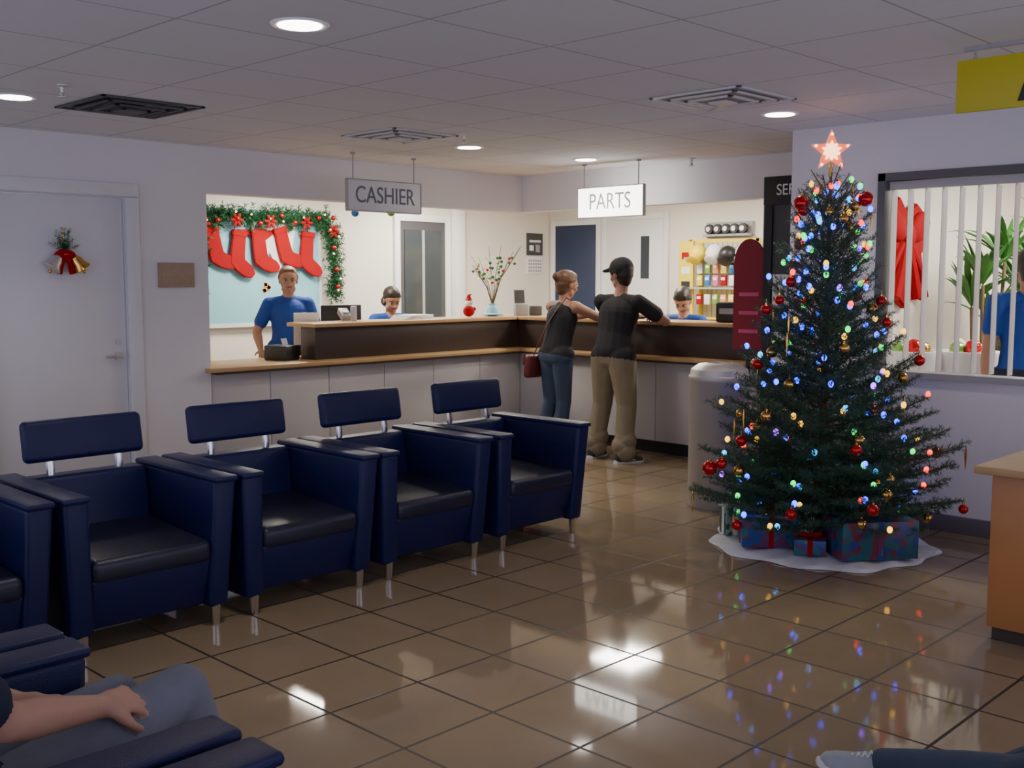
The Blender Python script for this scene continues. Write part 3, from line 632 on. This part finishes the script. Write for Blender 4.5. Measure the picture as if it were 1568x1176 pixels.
# ---------------------------------------------------------------- people
class Body:
    def __init__(s): s.P=[]; s.hem=None
    def c(s,lab,p0,p1,r0,r1=None,k=1,ax=(1,0,0)):
        s.P.append([lab,V(p0),V(p1),r0,r0 if r1 is None else r1,k,V(ax)])
    def frame(s,p):
        d=p[2]-p[1]; L=d.length
        d=d/L if L>1e-6 else V((0,0,1))
        a=p[6]-d*p[6].dot(d)
        if a.length<1e-3: a=d.orthogonal()
        a.normalize(); return d,a,d.cross(a),L
    def mesh(s,name,mats,voxel,parent,smooth=5):
        bm=bmesh.new(); seg=16
        for p in s.P:
            d,a,bb,L=s.frame(p); rings=[]
            st=[(p[1],p[3],-math.pi/2+.02+(math.pi/2-.02)*i/5) for i in range(6)]+[(p[2],p[4],(math.pi/2-.02)*i/5) for i in range(6)]
            for c_,r_,ph in st:
                o=c_+d*r_*math.sin(ph); q=r_*math.cos(ph)
                rings.append([bm.verts.new(o+a*(q*p[5]*math.cos(2*math.pi*j/seg))+bb*(q*math.sin(2*math.pi*j/seg))) for j in range(seg)])
            for x,y in zip(rings,rings[1:]):
                for j in range(seg): bm.faces.new((x[j],x[(j+1)%seg],y[(j+1)%seg],y[j]))
            bm.faces.new(rings[0][::-1]); bm.faces.new(rings[-1])
        me=bpy.data.meshes.new('t'); bm.to_mesh(me); bm.free()
        o=bpy.data.objects.new('t',me); COL.objects.link(o)
        m=o.modifiers.new('r','REMESH'); m.mode='VOXEL'; m.voxel_size=voxel; m.use_smooth_shade=True
        m=o.modifiers.new('s','SMOOTH'); m.factor=.5; m.iterations=smooth
        dg=bpy.context.evaluated_depsgraph_get(); me2=bpy.data.meshes.new_from_object(o.evaluated_get(dg)); bpy.data.objects.remove(o)
        n=len(me2.polygons); C=np.empty(n*3,np.float32); me2.polygons.foreach_get('center',C); C=C.reshape(-1,3)
        labs=sorted(set(p[0] for p in s.P)); best=np.full(n,1e9,np.float32); lab=np.zeros(n,np.int32)
        for p in s.P:
            d,a,bb,L=s.frame(p); d=np.array(d);a=np.array(a); v=C-np.array(p[1]); t=np.clip(v@d/max(L,1e-6),0,1) if L>1e-6 else np.zeros(n)
            w=v-np.outer(t*L,d); q=w@a; w=w+np.outer(q/p[5]-q,a); ds=np.linalg.norm(w,axis=1)-(p[3]+(p[4]-p[3])*t)
            k=ds<best; best[k]=ds[k]; lab[k]=labs.index(p[0])
        if s.hem:
            o_,u_,hz=s.hem; t=(C-np.array(o_))@np.array(u_)
            si,pi_=labs.index('shirt'),labs.index('pants')
            lab[(lab==si)&(t<hz)]=pi_
            lab[(lab==pi_)&(t>=hz)&(t<hz+.3)]=si
        me2.materials.clear()
        for l in labs: me2.materials.append(M[mats[l]])
        me2.polygons.foreach_set('material_index',lab); me2.polygons.foreach_set('use_smooth',np.ones(n,bool)); me2.name=name
        ob=bpy.data.objects.new(name,me2); COL.objects.link(ob); ob.parent=parent; return ob
    def hand(s,w,d,n,side,curl=.5,sc=1):
        w=V(w); d=V(d).normalized(); n=V(n); n=(n-d*n.dot(d)).normalized(); x=d.cross(n)*side
        s.c('skin',w,w+d*.03*sc,.022*sc,.024*sc,1.2,x); s.c('skin',w+d*.03*sc,w+d*.078*sc,.015*sc,.014*sc,2.4,x)
        for i,(o,l) in enumerate(((-.031,.072),(-.0105,.082),(.0105,.077),(.030,.060))):
            o*=sc;l*=sc; p=w+d*(.08 if i in(1,2) else .075)*sc+x*o; th=curl*.5; spread=x*(o*2.2)
            for k in range(3):
                dd=(d*math.cos(th)+n*math.sin(th)+spread).normalized(); q=p+dd*l*(.42,.33,.25)[k]; s.c('skin',p,q,(.0088,.0082,.0076)[k]*sc,(.0082,.0076,.0068)[k]*sc); p=q; th+=curl*.75
        p=w+d*.025*sc-x*.026*sc; q=p+(d*.7-x*.75+n*.25).normalized()*.042*sc; s.c('skin',p,q,.013*sc,.0105*sc); s.c('skin',q,q+(d*.95-x*.3+n*.4).normalized()*.032*sc,.0105*sc,.009*sc)
def shoe(b,ankle,fd,up_m='shoe',pitch=0):
    ax,ay=ankle[0],ankle[1]; z0=ankle[2]-.085; a=math.atan2(-fd[0],fd[1]); mt=Matrix.Translation((ax,ay,z0))@Matrix.Rotation(a,4,'Z')@Matrix.Translation((0,-.07,0))@Matrix.Rotation(R(pitch),4,'X')@Matrix.Translation((0,.07,0))
    def loft(st,m):
        t=bmesh.new(); rs_=[]
        for y,hw,zb,h,sh in st:
            rs_.append([t.verts.new((hw*math.copysign(abs(math.cos(q))**.7,math.cos(q))+sh,y,zb+h*max(0,math.sin(q))**.75 if math.sin(q)>0 else zb)) for q in [2*math.pi*j/20 for j in range(20)]])
        for x,y in zip(rs_,rs_[1:]):
            for j in range(20): t.faces.new((x[j],x[(j+1)%20],y[(j+1)%20],y[j]))
        t.faces.new(rs_[0][::-1]); t.faces.new(rs_[-1]); bmesh.ops.recalc_face_normals(t,faces=t.faces); b.take(t,m,mt)
    loft([(-.085,.015,.025,.05,0),(-.078,.030,.02,.075,0),(-.04,.037,.02,.085,0),(.0,.039,.02,.085,0),(.05,.041,.02,.07,0),(.1,.046,.02,.052,0),(.15,.046,.02,.04,0),(.185,.035,.02,.028,0),(.2,.015,.02,.012,0)],up_m)
    loft([(-.092,.018,0,.03,0),(-.08,.036,0,.034,0),(-.03,.041,0,.03,0),(.04,.041,0,.028,0),(.11,.050,0,.026,0),(.16,.049,0,.026,0),(.195,.036,.003,.026,0),(.21,.014,.008,.018,0)],'sole')
    for k in range(5):
        y=.045+.018*k; z=.095-.0085*k
        b.tube([mt@V((-.022,y,z-.008)),mt@V((0,y+.008,z)),mt@V((.022,y,z-.008))],.0035,'sole',5); b.tube([mt@V((.022,y,z-.008)),mt@V((0,y+.008,z+.002)),mt@V((-.022,y+.018,z-.014))],.003,'sole',5)
    b.tube([mt@V((-.041,-.02,.045)),mt@V((-.043,.05,.035)),mt@V((-.047,.1,.03))],.006,'sole',6,k=.6); b.tube([mt@V((.041,-.02,.045)),mt@V((.043,.05,.035)),mt@V((.047,.1,.03))],.006,'sole',6,k=.6)

def human(name,loc,rotz,P,mats,fem=False,hair='short',sleeve=.55,cap=False,voxel=.0085,legr=1.0,shoem='shoe',hem=.04,bulk=1.0,hs=1.07,pitch=0,hipw=1.0):
    e=empty(name,loc,rotz); B=Body(); g=lambda k:V(P[k])
    pel,chest,neck,head=g('pel'),g('chest'),g('neck'),g('head')
    side=(g('hipR')-g('hipL')).normalized(); sside=(g('shR')-g('shL')).normalized()
    mid=pel.lerp(chest,.5); B.hem=(pel,(chest-pel).normalized(),hem)
    w=.93 if fem else 1
    B.c('pants',g('hipL'),g('hipR'),.118*(bulk**.5)*hipw); B.c('pants',pel.lerp(mid,.1),pel.lerp(mid,.35),.112*bulk**.7*hipw,.106*bulk**.7*hipw,1.3,side)
    for s in 'LR':
        hp,kn,an=g('hip'+s),g('knee'+s),g('ankle'+s)
        B.c('pants',hp,kn,.098*legr,.066*legr); cm=kn.lerp(an,.33)
        B.c('pants',kn,cm,.066*legr,.064*legr); B.c('pants',cm,an+(kn-an).normalized()*.015,.064*legr,.046*legr if legr<1.05 else .062*legr)
        if legr>1.2:
            for j,tt in enumerate((.05,.16,.27)): B.c('pants',an+(kn-an)*tt+V((.012*(-1)**j,.008*(-1)**j,0)),an+(kn-an)*(tt+.04),.072*legr,.066*legr)
        B.c('skin',an+(kn-an).normalized()*.03,an-V((0,0,.03)),.034,.034)
    B.c('shirt',pel.lerp(mid,.12),mid,.120*w*bulk*hipw,.108*w*bulk,1.32,side)
    B.c('shirt',mid,chest,.108*w*bulk,.122*w*bulk,1.33,sside)
    B.c('shirt',chest,chest.lerp(neck,.55),.118*w*bulk,.078*w,1.38,sside)
    upv=(neck-chest).normalized(); sf=upv.cross(sside)
    for s,sg in (('L',-1),('R',1)):
        sh,el,wr=g('sh'+s),g('el'+s),g('wr'+s)
        B.c('shirt' if sleeve>0 else 'skin',neck-upv*.045,sh-sside*sg*.01+upv*.005,.052,.058*w)
        if sleeve<=0: B.c('shirt',neck-upv*.06+sside*sg*.05,sh-sside*sg*.05-upv*.01,.056,.058*w)
        B.c('shirt' if sleeve>0 else 'skin',sh,sh.lerp(el,.1),.060*w,.058*w)
        ab=bulk**.6
        if sleeve>0: B.c('shirt',sh,sh.lerp(el,sleeve),.062*w*ab,.063*w*ab)
        B.c('skin' if sleeve<1 else 'shirt',sh.lerp(el,.1),el,.051*w*ab,.041*w*ab)
        B.c('skin',el,el.lerp(wr,.3),.041*w*ab,.043*w*ab); B.c('skin',el.lerp(wr,.3),wr,.043*w*ab,.027*w)
        hd=P.get('hd'+s,wr-el); hn=P.get('hn'+s,(0,0,-1)); B.hand(wr,hd,hn,sg,P.get('curl'+s,.5),.98 if fem else 1.08)
        if fem: B.c('shirt',chest+sf*.055+sside*sg*.065-upv*.03,chest+sf*.07+sside*sg*.06-upv*.035,.062,.054)
    hr=P.get('hrot',(0,0)); HM=Matrix.Rotation(R(hr[0]),3,'Z')@Matrix.Rotation(R(hr[1]),3,'X'); h=lambda x,y,z:head+HM@(V((x,y,z))*hs); hx=HM@V((1,0,0))
    def hc(lab,p0,p1,r0,r1=None,k=1): B.c(lab,h(*p0),h(*p1),r0*hs,(r0 if r1 is None else r1)*hs,k,hx)
    B.c('skin',neck-V((0,0,.05)),h(0,-.018,-.05),.062*w,.054*w)
    hc('skin',(0,-.025,.028),(0,.012,.028),.082,.080,.95); hc('skin',(0,.025,.01),(0,.03,-.045),.064,.054,.98)
    hc('skin',(-.028,.022,-.068),(.028,.022,-.068),.036); hc('skin',(0,.05,-.082),(0,.056,-.088),.026,.022,1.2)
    hc('skin',(0,.086,.004),(0,.104,-.028),.009,.013)
    for s in (-1,1): hc('skin',(s*.079,-.006,.008),(s*.077,-.004,-.025),.017,.012,.5); hc('skin',(s*.02,.078,-.03),(s*.04,.062,-.02),.02,.02)
    if hair in('short','bun','long'):
        hc('hair',(0,-.032,.045),(0,.0,.05),.088,.084,.96); hc('hair',(0,-.045,.0),(0,-.04,-.045),.07,.055,1.1)
        for s in (-1,1): hc('hair',(s*.066,-.01,.03),(s*.062,.02,.05),.026,.022)
        hc('hair',(-.035,.045,.085),(.035,.045,.085),.026)
    if hair=='bun':
        hc('hair',(0,-.10,.05),(0,-.118,.06),.042,.038)
    if hair=='long': hc('hair',(-.035,-.04,-.03),(.035,-.04,-.03),.06)
    if hair=='back':
        hc('hair',(0,-.032,.047),(0,-.005,.052),.088,.082,.97); hc('hair',(0,-.05,-.02),(0,-.05,-.06),.065,.05,1.1); hc('hair',(-.03,.042,.088),(.03,.042,.088),.024)
        for s in (-1,1): hc('hair',(s*.068,-.01,.03),(s*.062,.02,.055),.024,.02)
    if cap:
        hc('cap',(0,-.022,.058),(0,.008,.058),.096,.094,.96)
        for s in (-1,0,1): hc('cap',(s*.03,.06,.060),(s*.035,.175-.02*abs(s),.045),.016,.013,2.2)
    B.mesh('body',mats,voxel,e)
    b=MB()
    for s in (-1,1):
        rz=hr[0]; b.sph(h(s*.031,.078,.002),.0135*hs,'eye',(1.1,.7,.7),(0,0,rz),10,7); b.sph(h(s*.031,.0865,.002),.0065*hs,'black',u=8,v=6)
        b.tube([h(s*.014,.090,.02),h(s*.033,.088,.027),h(s*.05,.078,.02)],[.003,.004,.002],M[mats.get('hair','hairdk')] ,6)
        b.tube([h(s*.016,.0885,.006),h(s*.031,.090,.0125),h(s*.046,.082,.005)],.0022,'black',5)
    b.tube([h(-.026,.079,-.053),h(-.008,.0895,-.055),h(.008,.0895,-.055),h(.026,.079,-.053)],[.002,.005,.005,.002],'lip',6)
    b.build('face_features',e)
    b=MB()
    for s in 'LR': shoe(b,P['ankle'+s],P.get('fd'+s,(0,1)),shoem,pitch)
    b.build('shoes',e)
    return e

base=dict(pel=(0,0,.98),chest=(0,.02,1.33),neck=(0,.01,1.50),head=(0,.035,1.655),hipL=(-.09,0,.95),hipR=(.09,0,.95),
 kneeL=(-.11,.02,.52),kneeR=(.11,.02,.52),ankleL=(-.12,-.02,.085),ankleR=(.12,-.02,.085),shL=(-.185,.01,1.44),shR=(.185,.01,1.44),
 elL=(-.24,.0,1.15),elR=(.24,.0,1.15),wrL=(-.24,.08,.9),wrR=(.24,.08,.9))
def pose(**k): d=dict(base); d.update(k); return d
# man in cap at the parts counter
human('customer_man',(7.46,6.03,0),-90,pose(pel=(0,-.01,.96),chest=(.0,.06,1.31),neck=(0,.08,1.49),head=(-.01,.10,1.655),
  hipL=(-.095,-.01,.93),hipR=(.095,-.01,.93),shL=(-.21,.07,1.42),shR=(.21,.07,1.42),elL=(-.29,.32,1.26),elR=(.36,.27,1.25),wrL=(-.10,.50,1.275),wrR=(.14,.46,1.275),
  hdL=(1,.3,0),hdR=(-1,.3,0),kneeL=(-.15,.03,.51),kneeR=(.15,.0,.51),ankleL=(-.19,-.04,.085),ankleR=(.18,-.08,.085),fdL=(-.2,1),fdR=(.35,1),hrot=(85,-4)),
  dict(skin='skin2',shirt='blk',pants='khaki',cap='blk',hair='hairdk'),hair='short',cap=True,legr=1.36,shoem='shoed',sleeve=.62,hem=-.05,bulk=1.24)
# woman at counter
wm=human('customer_woman',(7.47,6.70,0),-95,pose(pel=(-.03,-.01,.94),chest=(-.01,.05,1.26),neck=(0,.07,1.42),head=(.0,.10,1.565),
  hipL=(-.105,-.01,.91),hipR=(.055,-.01,.91),shL=(-.17,.06,1.36),shR=(.17,.06,1.36),elL=(-.24,.28,1.26),elR=(.27,.26,1.26),wrL=(-.05,.46,1.27),wrR=(.22,.48,1.275),
  hdL=(1,.4,0),hdR=(-.6,1,0),kneeL=(-.11,.0,.49),kneeR=(.04,.03,.49),ankleL=(-.16,-.08,.085),ankleR=(.0,.0,.085),hrot=(-12,-8)),
  dict(skin='skin2',shirt='blk',pants='jeans',hair='hairbr'),fem=True,hair='bun',sleeve=0,shoem='shoed',bulk=1.14,hem=-.03,hipw=.95,legr=1.08)
b=MB(); b.tube([(.10,.0,1.45),(.05,-.06,1.36),(-.05,-.10,1.20),(-.14,-.13,1.02),(-.21,-.13,.90)],.010,'bag',6,k=.5); b.tube([(.10,.0,1.45),(.12,.12,1.38),(.0,.20,1.2),(-.18,.10,1.0),(-.22,-.02,.90)],.010,'bag',6,k=.5)
b.box((-.245,-.10,.80),(.08,.20,.22),'bag',rot=(0,6,0),bev=.03,seg=4); b.box((-.285,-.10,.86),(.015,.18,.1),'bag',rot=(0,6,0),bev=.006); b.sph((-.295,-.1,.82),.012,'gold'); b.build('shoulder_bag',wm)
# cashier
ca=human('cashier_woman',(5.78,8.62,0),150,pose(pel=(0,0,.96),chest=(0,.03,1.31),neck=(0,.02,1.47),head=(0,.05,1.605),shL=(-.18,.02,1.39),shR=(.18,.02,1.39),
  elL=(-.26,.05,1.13),wrL=(-.17,.28,1.16),hdL=(.3,1,.25),hnL=(.8,0,-.4),elR=(.30,.04,1.13),wrR=(.27,.18,.96),hdR=(-.1,1,-.25),hnR=(0,0,-1),hrot=(0,-3)),
  dict(skin='skin2',shirt='polo',pants='blk',hair='hairbr'),fem=True,hair='back',sleeve=.65,shoem='shoed',bulk=1.18)
b=MB(); b.box((-.13,.41,1.17),(.23,.004,.30),'paper',rot=(-12,0,0)); b.build('receipt_paper',ca)
def stool(x,y,z=.66):
    b=MB(); b.lathe([(0,z-.06),(.17,z-.06),(.19,z-.03),(.18,z),(0,z)],'black'); b.cyl((0,0,.05),(0,0,z-.05),.025,'chrome')
    for k in range(5):
        a=k*2*math.pi/5; b.tube([(0,0,.09),(.26*math.cos(a),.26*math.sin(a),.05)],[.02,.014],'black'); b.sph((.26*math.cos(a),.26*math.sin(a),.026),.026,'black')
    b.lathe([(.2,.24),(.21,.25),(.2,.26),(.19,.25)],'chrome'); b.build('office_stool',loc=(x,y,0))
sit=lambda **k: pose(**{**dict(pel=(0,0,.78),chest=(0,.08,1.10),neck=(0,.10,1.26),head=(0,.14,1.40),hipL=(-.09,0,.77),hipR=(.09,0,.77),kneeL=(-.12,.42,.73),kneeR=(.12,.42,.73),ankleL=(-.12,.36,.30),ankleR=(.12,.36,.30),
  shL=(-.18,.09,1.2),shR=(.18,.09,1.2),elL=(-.24,.20,.97),elR=(.24,.20,.97),wrL=(-.14,.42,.96),wrR=(.14,.42,.96),hrot=(0,-25)),**k})
human('seated_clerk',(7.22,8.92,0),160,sit(kneeL=(-.12,.38,.73),kneeR=(.12,.38,.73),ankleL=(-.1,.3,.30),ankleR=(.1,.3,.30),wrL=(-.14,.36,.96),wrR=(.14,.36,.96)),dict(skin='skin2',shirt='polo',pants='blk',hair='hairdk'),fem=True,hair='long',shoem='shoed'); stool(7.22,8.94)
human('parts_clerk',(9.08,6.37,0),100,sit(hrot=(10,-38)),dict(skin='skin',shirt='polo',pants='navy',hair='hairdk'),hair='short',shoem='shoed'); stool(9.08,6.35)
# person in lobby behind blinds
human('lobby_visitor',(7.62,2.58,0),-60,pose(head=(0,.035,1.70),neck=(0,.01,1.54),shL=(-.2,.01,1.47),shR=(.2,.01,1.47),chest=(0,.02,1.36)),dict(skin='skin2',shirt='polo',pants='navy',hair='hairdk'),hair='short',bulk=1.15)
# seated visitor bottom-left (faces +X)
sv=human('seated_visitor',(.62,2.29,0),-90,dict(pel=(0,.0,.56),chest=(0,-.10,.90),neck=(0,-.10,1.07),head=(0,-.05,1.22),hipL=(-.10,.02,.54),hipR=(.10,.02,.54),
  kneeL=(-.19,.52,.60),kneeR=(-.07,.63,.63),ankleL=(-.20,.70,.085),ankleR=(-.06,.80,.085),shL=(-.2,-.08,1.0),shR=(.2,-.08,1.0),elL=(-.24,.08,.76),elR=(.14,.14,.76),
  wrL=(-.17,.28,.67),wrR=(.05,.37,.70),hdL=(.4,1,-.1),hdR=(-.3,1,-.15),hnL=(.5,0,-.8),hnR=(-.6,0,-.8),curlL=.7,curlR=.8,hrot=(0,-25)),
  dict(skin='skin',shirt='navy',pants='jeans2',hair='hairdk'),hair='short',voxel=.007,legr=.98,sleeve=.75)
# second seated visitor, mostly out of frame on the right, only the sneakers reach in
human('seated_visitor',(2.72,.50,0),0,dict(pel=(.02,.02,.54),chest=(-.08,-.18,.86),neck=(-.12,-.24,1.02),head=(-.11,-.20,1.17),hipL=(-.06,.09,.52),hipR=(.10,.0,.52),
  kneeL=(.26,.48,.27),kneeR=(.38,.36,.34),ankleL=(.48,.97,.085),ankleR=(.64,.68,.085),fdL=(-.55,.84),fdR=(.15,1),shL=(-.30,-.12,.96),shR=(.08,-.28,.96),elL=(-.28,.10,.74),elR=(.24,-.08,.74),
  wrL=(-.06,.22,.68),wrR=(.20,.16,.68),hrot=(-25,-20)),
  dict(skin='skin',shirt='navy',pants='jeans',hair='hairdk'),hair='short',voxel=.008,pitch=12)
